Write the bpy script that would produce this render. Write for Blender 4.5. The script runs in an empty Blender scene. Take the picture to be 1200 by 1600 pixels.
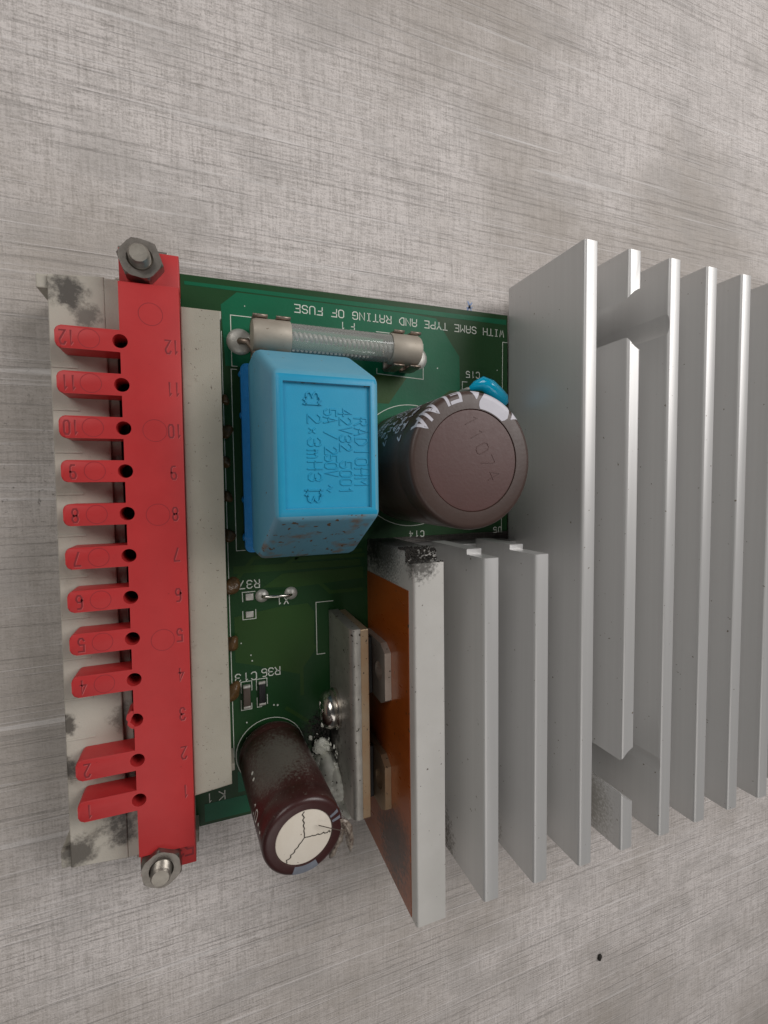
import bpy, bmesh, math, random
from mathutils import Vector, Matrix
random.seed(7)
S = bpy.context.scene
PI = math.pi
# units: millimetres.  X to the right along the board, Y up the picture, Z up from the board
# ------------------------------------------------------------------ camera
cam_d = bpy.data.cameras.new('camera'); cam = bpy.data.objects.new('camera', cam_d)
S.collection.objects.link(cam); S.camera = cam
RT = ((0.9343925, -0.0306590, 0.3549235), (-0.0125862, -0.9985089, -0.0531178), (0.3560229, 0.0451657, -0.9333851))
m = Matrix(((RT[0][0], -RT[0][1], -RT[0][2], 16.8959), (RT[1][0], -RT[1][1], -RT[1][2], 62.3008),
            (RT[2][0], -RT[2][1], -RT[2][2], 90.1917), (0, 0, 0, 1)))
cam.matrix_world = m
cam_d.lens = 36 * 732.65 / 1600; cam_d.sensor_width = 36; cam_d.sensor_fit = 'AUTO'
cam_d.clip_start = 1; cam_d.clip_end = 5000
# ------------------------------------------------------------------ room light (indoor workbench)
W = bpy.data.worlds.new('World'); S.world = W; W.use_nodes = True
W.node_tree.nodes['Background'].inputs[0].default_value = (0.95, 0.97, 1.0, 1)
W.node_tree.nodes['Background'].inputs[1].default_value = 0.04
def area(name, loc, target, size, power, col):
    l = bpy.data.lights.new(name, 'AREA'); l.shape = 'RECTANGLE'; l.size = size[0]; l.size_y = size[1]
    l.energy = power; l.color = col
    o = bpy.data.objects.new(name, l); S.collection.objects.link(o); o.location = loc
    o.rotation_euler = (Vector(target) - Vector(loc)).to_track_quat('-Z', 'Y').to_euler()
    return o
area('ceiling_or_fill_lamp', (-320, 420, 450), (50, 45, 0), (340, 320), 1.25e6, (1.0, 0.965, 0.93))
area('ceiling_or_fill_lamp', (480, 340, 520), (60, 45, 0), (420, 380), 3.35e6, (1.0, 0.97, 0.95))
area('ceiling_or_fill_lamp', (-60, -330, 620), (45, 45, 0), (560, 380), 0.75e6, (1.0, 0.96, 0.92))  # added fill lamp, no known source: brightens the paste and near worktop
S.view_settings.view_transform = 'Standard'; S.view_settings.look = 'None'
S.view_settings.exposure = -0.04; S.view_settings.gamma = 1
C = S.collection
TZ = -5.3   # worktop height
# ------------------------------------------------------------------ materials
def mat(name, col, rough=.5, metal=0., col2=None, vscale=.3, vmix=.5, stretch=(1, 1, 1), specks=None, sp_scale=3., sp_thr=.68,
        sp_soft=.03, bump=0., bscale=4., blotch=None, bl_scale=.12, bl_thr=.62, bl_soft=.12, spec=.5, coat=0., sss=0., spots=()):
    M = bpy.data.materials.new(name); M.use_nodes = True
    N = M.node_tree.nodes; L = M.node_tree.links; B = N['Principled BSDF']
    B.inputs['Roughness'].default_value = rough; B.inputs['Metallic'].default_value = metal
    B.inputs['Specular IOR Level'].default_value = spec; B.inputs['Coat Weight'].default_value = coat
    if sss:
        B.inputs['Subsurface Weight'].default_value = sss; B.inputs['Subsurface Radius'].default_value = (1, .8, .6)
        B.inputs['Subsurface Scale'].default_value = .6
    tc = N.new('ShaderNodeTexCoord')
    mp = N.new('ShaderNodeMapping'); mp.inputs['Scale'].default_value = stretch
    L.new(tc.outputs['Object'], mp.inputs['Vector'])
    def noise(scale, det=4, vec=None, ro=.6):
        n = N.new('ShaderNodeTexNoise'); n.inputs['Scale'].default_value = scale; n.inputs['Detail'].default_value = det
        n.inputs['Roughness'].default_value = ro
        L.new((vec or tc.outputs['Object']), n.inputs['Vector']); return n.outputs['Fac']
    def rmp(src, a, b):
        r = N.new('ShaderNodeMapRange'); r.inputs[1].default_value = a; r.inputs[2].default_value = b
        L.new(src, r.inputs[0]); return r.outputs[0]
    def mix(fac, a, b):
        x = N.new('ShaderNodeMix'); x.data_type = 'RGBA'
        L.new(fac, x.inputs[0])
        for v, i in ((a, 6), (b, 7)):
            if isinstance(v, tuple): x.inputs[i].default_value = (*v[:3], 1)
            else: L.new(v, x.inputs[i])
        return x.outputs[2]
    c2 = col2 or tuple(v * .8 for v in col)
    out = mix(rmp(noise(vscale, 5, mp.outputs['Vector']), .5 - vmix * .5, .5 + vmix * .5), col, c2)
    if blotch: out = mix(rmp(noise(bl_scale, 6), bl_thr, bl_thr + bl_soft), out, blotch)
    if specks: out = mix(rmp(noise(sp_scale, 2, None, .5), sp_thr, sp_thr + sp_soft), out, specks)
    for (cx, cy, cz, rad, sc_, amt, ns) in spots:      # stains that sit where they sit: centre, radius, colour, amount, grain
        vm = N.new('ShaderNodeVectorMath'); vm.operation = 'DISTANCE'; vm.inputs[1].default_value = (cx, cy, cz)
        L.new(tc.outputs['Object'], vm.inputs[0])
        a = rmp(vm.outputs['Value'], rad, rad * .25)
        ad = N.new('ShaderNodeMath'); ad.operation = 'MULTIPLY_ADD'; L.new(noise(ns, 6, None, .7), ad.inputs[0]); ad.inputs[1].default_value = 2.8
        sb = N.new('ShaderNodeMath'); sb.operation = 'ADD'; sb.inputs[1].default_value = -1.6; L.new(a, sb.inputs[0]); L.new(sb.outputs[0], ad.inputs[2])
        mu = N.new('ShaderNodeMath'); mu.operation = 'MULTIPLY'; L.new(rmp(ad.outputs[0], 0, .65), mu.inputs[0]); L.new(rmp(a, 0, .3), (lim := N.new('ShaderNodeMath')).inputs[0]); lim.operation = 'MULTIPLY'; lim.inputs[1].default_value = amt; L.new(lim.outputs[0], mu.inputs[1])
        out = mix(mu.outputs[0], out, sc_)
    L.new(out, B.inputs['Base Color'])
    L.new(rmp(noise(vscale * 3, 3, mp.outputs['Vector']), 0, 1), (rr := N.new('ShaderNodeMapRange')).inputs[0])
    rr.inputs[3].default_value = max(0, rough - .07); rr.inputs[4].default_value = min(1, rough + .07)
    L.new(rr.outputs[0], B.inputs['Roughness'])
    if bump:
        bp = N.new('ShaderNodeBump'); bp.inputs['Strength'].default_value = 1; bp.inputs['Distance'].default_value = bump
        L.new(noise(bscale, 3, mp.outputs['Vector']), bp.inputs['Height']); L.new(bp.outputs[0], B.inputs['Normal'])
    return M

def mat_table():
    M = bpy.data.materials.new('worktop_laminate'); M.use_nodes = True
    N = M.node_tree.nodes; L = M.node_tree.links; B = N['Principled BSDF']
    tc = N.new('ShaderNodeTexCoord')
    def noise(sc, scale=1, det=3, ro=.6, rot=0., off=0):
        mp = N.new('ShaderNodeMapping'); mp.inputs['Scale'].default_value = sc; mp.inputs['Location'].default_value = (off, off * .7, 0)
        mp.inputs['Rotation'].default_value = (0, 0, rot)
        L.new(tc.outputs['Object'], mp.inputs['Vector'])
        n = N.new('ShaderNodeTexNoise'); n.inputs['Scale'].default_value = scale; n.inputs['Detail'].default_value = det
        n.inputs['Roughness'].default_value = ro; L.new(mp.outputs[0], n.inputs['Vector']); return n.outputs['Fac']
    def rmp(src, a, b, c=0., d=1.):
        r = N.new('ShaderNodeMapRange'); r.inputs[1].default_value = a; r.inputs[2].default_value = b
        r.inputs[3].default_value = c; r.inputs[4].default_value = d; L.new(src, r.inputs[0]); return r.outputs[0]
    def mth(op, a, b):
        x = N.new('ShaderNodeMath'); x.operation = op
        for i, v in ((0, a), (1, b)):
            if isinstance(v, (int, float)): x.inputs[i].default_value = v
            else: L.new(v, x.inputs[i])
        return x.outputs[0]
    def mix(fac, a, b):
        x = N.new('ShaderNodeMix'); x.data_type = 'RGBA'; L.new(fac, x.inputs[0])
        for v, i in ((a, 6), (b, 7)):
            if isinstance(v, tuple): x.inputs[i].default_value = (*v, 1)
            else: L.new(v, x.inputs[i])
        return x.outputs[2]
    weft = noise((.42, 2.6, 1), 1, 4, .65)              # short dashes along X
    warp = noise((2.6, .16, 1), 1, 3, .6, 0, 7)         # threads along Y
    grain = noise((3.0, 3.0, 3.0), 1, 4, .7, 0, 3)
    big = noise((.016, .016, 1), 1, 5, .6, 0, 11)
    mid = noise((.06, .09, 1), 1, 4, .6, 0, 19)
    dark_s = rmp(noise((.026, 2.0, 1), 1, 3, .55, 0, 31), .575, .67)
    light_s = rmp(noise((.018, 1.8, 1), 1, 2, .5, 0, 57), .60, .69)
    cloth = mth('ADD', mth('MULTIPLY', weft, .36), mth('ADD', mth('MULTIPLY', warp, .26), mth('MULTIPLY', grain, .38)))
    c = mix(rmp(cloth, .37, .55), (.37, .338, .315), (.74, .69, .665))
    c = mix(rmp(big, .42, .62, 0, .7), c, (.37, .33, .29))
    c = mix(rmp(mid, .48, .66, 0, .4), c, (.40, .375, .355))
    c = mix(mth('MULTIPLY', dark_s, .30), c, (.25, .23, .215))
    c = mix(mth('MULTIPLY', light_s, .40), c, (.80, .765, .75))
    # long scratches at odd angles
    for rot, off, amt, th in ((1.25, 5, .5, .735), (-.75, 21, .35, .74), (.55, 77, .35, .75)):
        c = mix(mth('MULTIPLY', rmp(noise((.012, .55, 1), 1, 1, .4, rot, off), th, th + .02), amt), c, (.83, .8, .785))
    # grime specks, densest left of the connector
    sp = rmp(noise((1.1, 1.1, 1.1), 1, 4, .65, 0, 91), .62, .70)
    vm = N.new('ShaderNodeVectorMath'); vm.operation = 'DISTANCE'; vm.inputs[1].default_value = (-14, 66, TZ)
    L.new(tc.outputs['Object'], vm.inputs[0])
    zone = mth('MAXIMUM', rmp(vm.outputs['Value'], 24, 6), rmp(noise((.03, .03, 1), 1, 2, .5, 0, 40), .56, .70, 0, .6))
    c = mix(mth('MULTIPLY', mth('MULTIPLY', sp, zone), .7), c, (.13, .12, .105))
    L.new(c, B.inputs['Base Color'])
    B.inputs['Roughness'].default_value = .55; B.inputs['Specular IOR Level'].default_value = .35
    bp = N.new('ShaderNodeBump'); bp.inputs['Strength'].default_value = .8; bp.inputs['Distance'].default_value = .3
    h = mth('ADD', mth('MULTIPLY', cloth, 1.), mth('SUBTRACT', mth('MULTIPLY', light_s, .25), mth('MULTIPLY', dark_s, .3)))
    L.new(h, bp.inputs['Height']); L.new(bp.outputs[0], B.inputs['Normal'])
    return M

Mt = {}
Mt['table'] = mat_table()
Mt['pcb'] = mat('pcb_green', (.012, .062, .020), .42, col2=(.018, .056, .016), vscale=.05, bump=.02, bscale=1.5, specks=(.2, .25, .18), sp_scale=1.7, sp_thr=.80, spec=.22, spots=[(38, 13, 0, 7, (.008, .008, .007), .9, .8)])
Mt['copper'] = mat('pcb_green_over_copper', (.004, .14, .066), .42, col2=(.006, .11, .05), vscale=.06, spec=.22, bump=.02, bscale=1.5, specks=(.3, .4, .3), sp_scale=1.7, sp_thr=.81)
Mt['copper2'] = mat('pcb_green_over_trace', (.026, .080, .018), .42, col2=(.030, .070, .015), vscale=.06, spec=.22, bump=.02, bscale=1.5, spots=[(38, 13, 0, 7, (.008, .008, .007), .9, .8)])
Mt['silk'] = mat('silkscreen_white', (.76, .79, .72), .6, col2=(.62, .67, .59), vscale=1.2)
Mt['house'] = mat('aged_white_plastic', (.40, .375, .31), .45, col2=(.345, .32, .262), vscale=.15, specks=(.12, .10, .08), sp_scale=2.6, sp_thr=.70, blotch=(.20, .17, .13), bl_scale=.16, bl_thr=.64, bl_soft=.10, bump=.03, bscale=5, sss=.12)
Mt['housedirty'] = mat('grimy_white_plastic', (.52, .485, .42), .42, col2=(.44, .41, .35), vscale=.12, specks=(.25, .22, .18), sp_scale=2.6, sp_thr=.74, blotch=(.30, .27, .22), bl_scale=.10, bl_thr=.55, bl_soft=.2, bump=.03, bscale=5, sss=.1, spots=[(-1.5, 92.2, 6.5, 3.6, (.05, .043, .037), .9, .45), (1.0, 88.6, 6.5, 2.8, (.06, .05, .042), .7, .6), (2.6, 8.0, 6.5, 4.2, (.05, .042, .035), .9, .4), (-3.9, 5.5, 6.5, 4, (.06, .05, .04), .85, .4), (4, 26, 6.5, 3.4, (.10, .08, .06), .8, .5), (-4.2, 26, 6.5, 2.2, (.06, .05, .04), .9, .6), (-4, 19, 6.5, 2.6, (.06, .05, .04), .9, .6), (4.6, 53, 6, 3.2, (.09, .075, .06), .6, .6), (4.6, 66, 6, 3.4, (.09, .075, .06), .7, .6), (4.6, 40, 6, 3.2, (.09, .075, .06), .7, .6), (4.6, 79, 6, 2.6, (.09, .075, .06), .6, .6)])
Mt['red'] = mat('red_plastic', (.54, .036, .037), .44, col2=(.46, .028, .030), vscale=.12, bump=.006, bscale=6, specks=(.3, .02, .02), sp_scale=3, sp_thr=.76, spec=.4)
Mt['redmark'] = mat('engraved_red', (.20, .012, .017), .6, col2=(.28, .02, .026), vscale=1.)
Mt['redglint'] = mat('painted_red_glint', (.60, .10, .10), .35)  # lighter red painted as a highlight beside the engraved figures
Mt['redring'] = mat('moulded_red_ring', (.36, .02, .027), .5)
Mt['blue'] = mat('blue_plastic', (.014, .35, .58), .42, col2=(.012, .31, .54), vscale=.2, specks=(.18, .12, .07), sp_scale=1.5, sp_thr=.79, bump=.012, bscale=5)
Mt['bluedust'] = mat('dusty_blue_plastic', (.13, .41, .56), .52, col2=(.09, .37, .54), vscale=.15, specks=(.15, .09, .04), sp_scale=.95, sp_thr=.735, bump=.02, bscale=5)
Mt['bluedirt'] = mat('rust_stained_blue_plastic', (.15, .40, .55), .55, col2=(.16, .37, .50), vscale=.2, specks=(.16, .09, .04), sp_scale=.9, sp_thr=.64, blotch=(.24, .22, .20), bl_scale=.25, bl_thr=.55, bump=.03, bscale=5)
Mt['bluebase'] = mat('bright_blue_resin', (.018, .27, .68), .35, bump=.10, bscale=2.2)
Mt['cyan'] = mat('cyan_dipped_coating', (.0, .56, .90), .16, col2=(.0, .52, .86), coat=.5)
Mt['alu'] = mat('satin_anodised_aluminium', (.67, .665, .655), .42, .42, col2=(.59, .585, .577), vscale=.25, vmix=1.2, stretch=(5, .05, 5), specks=(.20, .17, .13), sp_scale=1.1, sp_thr=.735, bump=.008, bscale=1.2, spots=[(60.5, -9, 5, 9, (.10, .08, .06), .85, 1.6), (71, -8, 6, 8, (.12, .09, .06), .85, 1.5), (92, -5, 12, 11, (.20, .18, .14), .6, 1.8), (92, 96.5, 6, 6, (.10, .09, .07), .8, 1.2)])
Mt['aludirt'] = mat('stained_aluminium', (.68, .665, .635), .5, .28, col2=(.58, .565, .53), vscale=.08, specks=(.14, .12, .10), sp_scale=1.6, sp_thr=.72, bump=.012, bscale=5, spots=[(50, 51.9, 9, 12, (.016, .014, .012), .8, 2.4), (49, 51.9, 3, 8, (.016, .014, .012), .95, 1.0), (49, 50, 22, 4, (.03, .027, .022), .8, 1.6)])
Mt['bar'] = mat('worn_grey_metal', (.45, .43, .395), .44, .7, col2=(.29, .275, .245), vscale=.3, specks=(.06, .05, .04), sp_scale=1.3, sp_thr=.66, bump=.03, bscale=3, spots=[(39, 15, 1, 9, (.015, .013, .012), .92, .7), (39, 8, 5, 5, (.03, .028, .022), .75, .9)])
Mt['tan'] = mat('tarnished_tan_metal', (.40, .32, .22), .45, .6, col2=(.36, .22, .12), vscale=.15, specks=(.08, .06, .04), sp_scale=1.8, sp_thr=.68)
Mt['tab'] = mat('tinned_copper_tab', (.62, .56, .49), .40, .6, col2=(.50, .44, .37), vscale=.3, specks=(.06, .05, .04), sp_scale=1.3, sp_thr=.70, bump=.02, bscale=3)
Mt['kapton'] = mat('amber_insulating_film', (.36, .085, .012), .30, col2=(.27, .058, .008), vscale=.2, stretch=(1, 1, .25), specks=(.05, .025, .01), sp_scale=.8, sp_thr=.70, bump=.02, bscale=1.5, coat=.15, spots=[(47.4, -4, 12, 10, (.02, .012, .008), .85, 1.1), (47.4, 0, 16, 7, (.03, .015, .008), .7, 1.3), (47.4, 7, 3, 8, (.05, .02, .008), .7, .5)])
Mt['black'] = mat('black_epoxy', (.012, .012, .013), .5)
Mt['steel'] = mat('dull_steel', (.32, .295, .265), .38, .9, col2=(.20, .18, .16), vscale=.5, bump=.02, bscale=3)
Mt['stud'] = mat('plain_steel', (.46, .43, .38), .40, .9, col2=(.32, .29, .25), vscale=.6, bump=.03, bscale=2)
Mt['coil'] = mat('bright_wire', (.86, .84, .80), .3, .3)
Mt['bright'] = mat('bright_steel', (.72, .69, .64), .20, 1., col2=(.62, .58, .53), vscale=.6)
Mt['tin'] = mat('dull_tin', (.47, .425, .36), .58, .4, col2=(.38, .335, .275), vscale=.25, specks=(.2, .16, .12), sp_scale=2, sp_thr=.72, bump=.015, bscale=5)
Mt['clip'] = mat('tarnished_clip', (.36, .29, .24), .42, .8, col2=(.28, .22, .18), vscale=.5)
Mt['solder'] = mat('solder', (.62, .61, .57), .45, .5, col2=(.48, .47, .43), vscale=.5, bump=.05, bscale=1.2)
Mt['brown'] = mat('brown_sleeve', (.072, .045, .034), .36, col2=(.062, .040, .030), vscale=.3, bump=.01, bscale=3, specks=(.13, .11, .09), sp_scale=1.2, sp_thr=.77)
Mt['brownend'] = mat('brown_end_sleeve', (.068, .040, .033), .42, col2=(.060, .036, .029), vscale=.3, bump=.015, bscale=2, specks=(.17, .13, .10), sp_scale=1.1, sp_thr=.77)
Mt['enddisc'] = mat('maroon_end_disc', (.088, .036, .032), .45, col2=(.078, .032, .028), vscale=.3, bump=.015, bscale=2, specks=(.15, .11, .09), sp_scale=1.3, sp_thr=.765)
Mt['maroon'] = mat('dusty_maroon_sleeve', (.045, .014, .013), .33, col2=(.05, .018, .016), vscale=.3, specks=(.11, .09, .075), sp_scale=2.4, sp_thr=.66, bump=.03, bscale=2.5, spots=[(27.0, 17.0, 11.5, 8.6, (.125, .117, .10), .9, 2.4), (25.4, 16.5, 15, 4.5, (.11, .103, .088), .6, 2.1)])
Mt['maroonend'] = mat('maroon_end_sleeve', (.052, .018, .017), .32, col2=(.045, .016, .015), vscale=.3)
Mt['lav'] = mat('pale_lavender_print', (.60, .59, .65), .45, col2=(.54, .53, .59), vscale=.5)
Mt['grey'] = mat('blue_grey_print', (.20, .22, .26), .5, col2=(.15, .16, .19), vscale=.6)
Mt['cream'] = mat('cream_rubber', (.78, .72, .63), .55, col2=(.70, .63, .53), vscale=.3, specks=(.2, .15, .1), sp_scale=1.9, sp_thr=.73, stretch=(1, .4, 1))
Mt['dark'] = mat('dark_crease', (.06, .05, .04), .8)
Mt['grime_and_shade'] = mat('black_grime_and_shade', (.012, .011, .010), .85, col2=(.03, .025, .02), vscale=1.5)  # crumbs of dirt, and the painted shade on the slot floor
Mt['paste'] = mat('white_thermal_paste', (.90, .91, .84), .5, col2=(.74, .74, .64), vscale=.3, specks=(.05, .04, .03), sp_scale=1.2, sp_thr=.66, bump=.08, bscale=1.2)
Mt['flux'] = mat('brown_flux', (.16, .085, .03), .3, col2=(.06, .035, .015), vscale=.8, bump=.15, bscale=1.5)
Mt['chip'] = mat('brown_chip_ceramic', (.10, .075, .06), .5)
Mt['shred'] = mat('torn_film', (.10, .07, .055), .3, col2=(.34, .29, .24), vscale=1.1, vmix=.25, bump=.1, bscale=2)
Mt['ink'] = mat('blue_ink', (.16, .30, .62), .6, col2=(.35, .42, .6), vscale=1.2)
def mat_glass():
    M = bpy.data.materials.new('clear_glass'); M.use_nodes = True
    N = M.node_tree.nodes; L = M.node_tree.links; N.remove(N['Principled BSDF'])
    t = N.new('ShaderNodeBsdfTransparent'); t.inputs[0].default_value = (.97, .985, .975, 1)
    g = N.new('ShaderNodeBsdfGlossy'); g.inputs['Roughness'].default_value = .06; g.inputs['Color'].default_value = (.9, .9, .9, 1)
    d = N.new('ShaderNodeBsdfDiffuse'); d.inputs[0].default_value = (.80, .82, .77, 1)
    f = N.new('ShaderNodeFresnel'); f.inputs['IOR'].default_value = 1.5
    a = N.new('ShaderNodeMixShader'); b = N.new('ShaderNodeMixShader'); a.inputs[0].default_value = .27
    L.new(t.outputs[0], a.inputs[1]); L.new(d.outputs[0], a.inputs[2])
    L.new(f.outputs[0], b.inputs[0]); L.new(a.outputs[0], b.inputs[1]); L.new(g.outputs[0], b.inputs[2])
    L.new(b.outputs[0], N['Material Output'].inputs[0]); return M
Mt['glass'] = mat_glass()
# ------------------------------------------------------------------ object helpers
def tag(o, label=None, cat=None, group=None, kind=None):
    if label: o['label'] = label
    if cat: o['category'] = cat
    if group: o['group'] = group
    if kind: o['kind'] = kind
    return o
def thing(name, loc, label, cat, group=None):
    o = bpy.data.objects.new(name, None); C.objects.link(o); o.location = loc; o.empty_display_size = 3
    return tag(o, label, cat, group)
base_of = {}
def link(name, me, mats, parent=None, label=None, smooth=None):
    mats = mats if isinstance(mats, (list, tuple)) else [mats]
    for k in mats: me.materials.append(Mt[k])
    if smooth is not None:
        me.polygons.foreach_set('use_smooth', [True] * len(me.polygons)); me.set_sharp_from_angle(angle=math.radians(smooth))
    o = bpy.data.objects.new(name, me); C.objects.link(o)
    if parent is not None:
        o.parent = parent
        if parent.type == 'EMPTY': o.matrix_parent_inverse = Matrix.Translation(-parent.location)
    if label: o['label'] = label
    return o
def obj(name, bm, mats, parent=None, label=None, smooth=None):
    bmesh.ops.recalc_face_normals(bm, faces=bm.faces[:])
    me = bpy.data.meshes.new(name); bm.to_mesh(me); bm.free()
    return link(name, me, mats, parent, label, smooth)
def B(): return bmesh.new()
def bevel(bm, edges, w, seg=2):
    bmesh.ops.bevel(bm, geom=list(set(edges)), offset=w, offset_type='OFFSET', segments=seg, profile=.5, affect='EDGES', clamp_overlap=True)
def box(bm, x0, x1, y0, y1, z0, z1, bev=0., seg=2, pick=None, mi=0):
    v = [bm.verts.new((x, y, z)) for z in (z0, z1) for y in (y0, y1) for x in (x0, x1)]
    fs = [bm.faces.new([v[i] for i in q]) for q in ((0, 2, 3, 1), (4, 5, 7, 6), (0, 1, 5, 4), (2, 6, 7, 3), (0, 4, 6, 2), (1, 3, 7, 5))]
    for f in fs: f.material_index = mi
    if bev:
        es = {e for f in fs for e in f.edges}
        if pick: es = {e for e in es if pick((e.verts[0].co + e.verts[1].co) / 2)}
        bevel(bm, es, bev, seg)
    return fs
def prism(bm, pts, z0, z1, mi=0, f=None):
    """plan outline pts (x, y) extruded z0..z1; f maps (a, b, c) to a point"""
    f = f or (lambda a, b, c: (a, b, c))
    lo = [bm.verts.new(f(x, y, z0)) for x, y in pts]; hi = [bm.verts.new(f(x, y, z1)) for x, y in pts]
    n = len(pts); out = [bm.faces.new(hi), bm.faces.new(lo[::-1])]
    for i in range(n): out.append(bm.faces.new((lo[i], lo[(i + 1) % n], hi[(i + 1) % n], hi[i])))
    for q in out: q.material_index = mi
    return out
def lathe(bm, prof, M4=Matrix(), n=48, mi=0, mis=None):
    """profile [(r, z)] about the local z axis, placed by M4"""
    rings = []
    for r, z in prof:
        rings.append([bm.verts.new(M4 @ Vector((0, 0, z)))] if r < 1e-6 else
                     [bm.verts.new(M4 @ Vector((r * math.cos(2 * PI * i / n), r * math.sin(2 * PI * i / n), z))) for i in range(n)])
    for k in range(len(rings) - 1):
        a, b = rings[k], rings[k + 1]; w = mis[k] if mis else mi
        for i in range(n):
            j = (i + 1) % n
            if len(a) == 1 and len(b) == 1: continue
            q = (a[0], b[j], b[i]) if len(a) == 1 else (a[i], a[j], b[0]) if len(b) == 1 else (a[i], a[j], b[j], b[i])
            bm.faces.new(q).material_index = w
def tube(bm, pts, r, n=8, mi=0, taper=None):
    pts = [Vector(p) for p in pts]; rings = []; up = None
    for i, p in enumerate(pts):
        d = (pts[min(i + 1, len(pts) - 1)] - pts[max(i - 1, 0)]).normalized()
        if up is None: up = d.orthogonal().normalized()
        up = (up - d * up.dot(d)).normalized(); s = d.cross(up)
        rr = r * (taper[i] if taper else 1)
        rings.append([bm.verts.new(p + (up * math.cos(2 * PI * k / n) + s * math.sin(2 * PI * k / n)) * rr) for k in range(n)])
    for a, b in zip(rings, rings[1:]):
        for k in range(n): bm.faces.new((a[k], a[(k + 1) % n], b[(k + 1) % n], b[k])).material_index = mi
    bm.faces.new(rings[0][::-1]).material_index = mi; bm.faces.new(rings[-1]).material_index = mi
def blob(bm, c, r, seed=0, amp=.25, sub=2, flat=0., mi=0):
    rnd = random.Random(seed)
    g = bmesh.ops.create_icosphere(bm, subdivisions=sub, radius=1)
    ph = [(Vector((rnd.uniform(-1, 1), rnd.uniform(-1, 1), rnd.uniform(-1, 1))) * 3, rnd.uniform(0, 6)) for _ in range(5)]
    fs = set()
    for v in g['verts']:
        k = 1 + amp * sum(math.sin(v.co.dot(a) + b) for a, b in ph) / 3
        v.co = Vector((c[0] + v.co.x * r[0] * k, c[1] + v.co.y * r[1] * k, c[2] + max(v.co.z, -flat if flat else -9) * r[2] * k))
        fs.update(v.link_faces)
    for f in fs: f.material_index = mi
# ------------------------------------------------------------------ stroke lettering
G = {'A': '00 05 16 36 45 40|03 43', 'B': '00 06 36 45 44 33 03|33 42 41 30 00', 'C': '45 36 16 05 01 10 30 41', 'D': '00 06 26 44 42 20 00',
     'E': '46 06 00 40|03 33', 'F': '46 06 00|03 33', 'G': '45 36 16 05 01 10 30 41 43 23', 'H': '00 06|40 46|03 43', 'I': '10 30|20 26|16 36',
     'K': '00 06|46 03 40', 'L': '06 00 40', 'M': '00 06 23 46 40', 'N': '00 06 40 46', 'O': '01 05 16 36 45 41 30 10 01', 'P': '00 06 36 45 44 33 03',
     'R': '00 06 36 45 44 33 03|23 40', 'S': '45 36 16 05 04 13 33 42 41 30 10 01', 'T': '06 46|26 20', 'U': '06 01 10 30 41 46', 'V': '06 20 46',
     'a': '00 26 40|12 32', 'i': '20 26', 'W': '06 10 24 30 46', 'X': '00 46|06 40', 'Y': '06 23 46|23 20', 'm': '00 04|03 14 23 20|23 34 43 40', 'x': '11 33|13 31',
     '/': '00 46', '~': '02 13 22 31 42', '0': '01 05 16 36 45 41 30 10 01', '1': '15 26 20', '2': '05 16 36 45 44 00 40',
     '3': '05 16 36 45 44 33 13|33 42 41 30 10 01', '4': '30 36 02 42', '5': '46 06 03 13 33 42 41 30 10 01', '6': '36 16 05 01 10 30 41 42 33 13 02',
     '7': '06 46 45 10', '8': '13 04 05 16 36 45 44 33 13 02 01 10 30 41 42 33', '9': '43 33 13 04 05 16 36 45 41 30 10',
     '{': '40 00 01|00 11 12 03 14 15 06 46 45|13 33', '}': '06 46 45|46 35 34 43 32 31 40 00 01'}
def strokes(txt, h, adv, w=None):
    """polylines (u along the text, v up) with capital height h and advance adv"""
    w = w or h * .62; out = []
    for i, ch in enumerate(txt):
        for s in G.get(ch, '').split('|'):
            q = [(i * adv + int(p[0]) / 4 * w, int(p[1]) / 6 * h) for p in s.split()]
            if len(q) > 1: out.append(q)
    return out
def ribbon(bm, pl, wd, f, hgt=0., mi=0, taper=.0):
    """flat or raised ribbon following polyline pl; f(u, v, height) -> point"""
    P = [Vector(p) for p in pl]; closed = (P[0] - P[-1]).length < 1e-5
    if closed: P = P[:-1]
    n = len(P); Lf, Rt = [], []
    for i in range(n):
        a = P[i - 1] if (i or closed) else None; b = P[(i + 1) % n] if (i < n - 1 or closed) else None
        d1 = (P[i] - a).normalized() if a is not None else None; d2 = (b - P[i]).normalized() if b is not None else None
        p = P[i]
        if d1 is None: d = d2; p = p - d * wd * .5; k = 1
        elif d2 is None: d = d1; p = p + d * wd * .5; k = 1
        else:
            d = d1 + d2; d = d.normalized() if d.length > 1e-6 else d1
            k = min(1.6, 1 / max(.3, d.dot(d1)))
        nn = Vector((-d.y, d.x)) * wd * .5 * k; Lf.append((p, nn)); Rt.append((p, -nn))
    def row(side, s, h): return [bm.verts.new(f(p.x + q.x * s, p.y + q.y * s, h)) for p, q in side]
    s = 1 - taper; tl, tr = row(Lf, s, hgt), row(Rt, s, hgt); m = n if closed else n - 1; fs = []
    for i in range(m):
        j = (i + 1) % n; fs.append(bm.faces.new((tl[i], tr[i], tr[j], tl[j])))
    if hgt > .05:
        bl, br = row(Lf, 1, -.05), row(Rt, 1, -.05)
        for i in range(m):
            j = (i + 1) % n
            fs.append(bm.faces.new((bl[i], tl[i], tl[j], bl[j]))); fs.append(bm.faces.new((tr[i], br[i], br[j], tr[j])))
        if not closed:
            fs.append(bm.faces.new((bl[0], br[0], tr[0], tl[0]))); fs.append(bm.faces.new((br[-1], bl[-1], tl[-1], tr[-1])))
    for q in fs: q.material_index = mi
def plane(ox, oy, z, ang=0.):
    c, s = math.cos(ang), math.sin(ang)
    return lambda u, v, h: (ox + u * c - v * s, oy + u * s + v * c, z + h)
def arc(cx, cy, r, a0, a1, n=16): return [(cx + r * math.cos(a0 + (a1 - a0) * i / n), cy + r * math.sin(a0 + (a1 - a0) * i / n)) for i in range(n + 1)]
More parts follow.
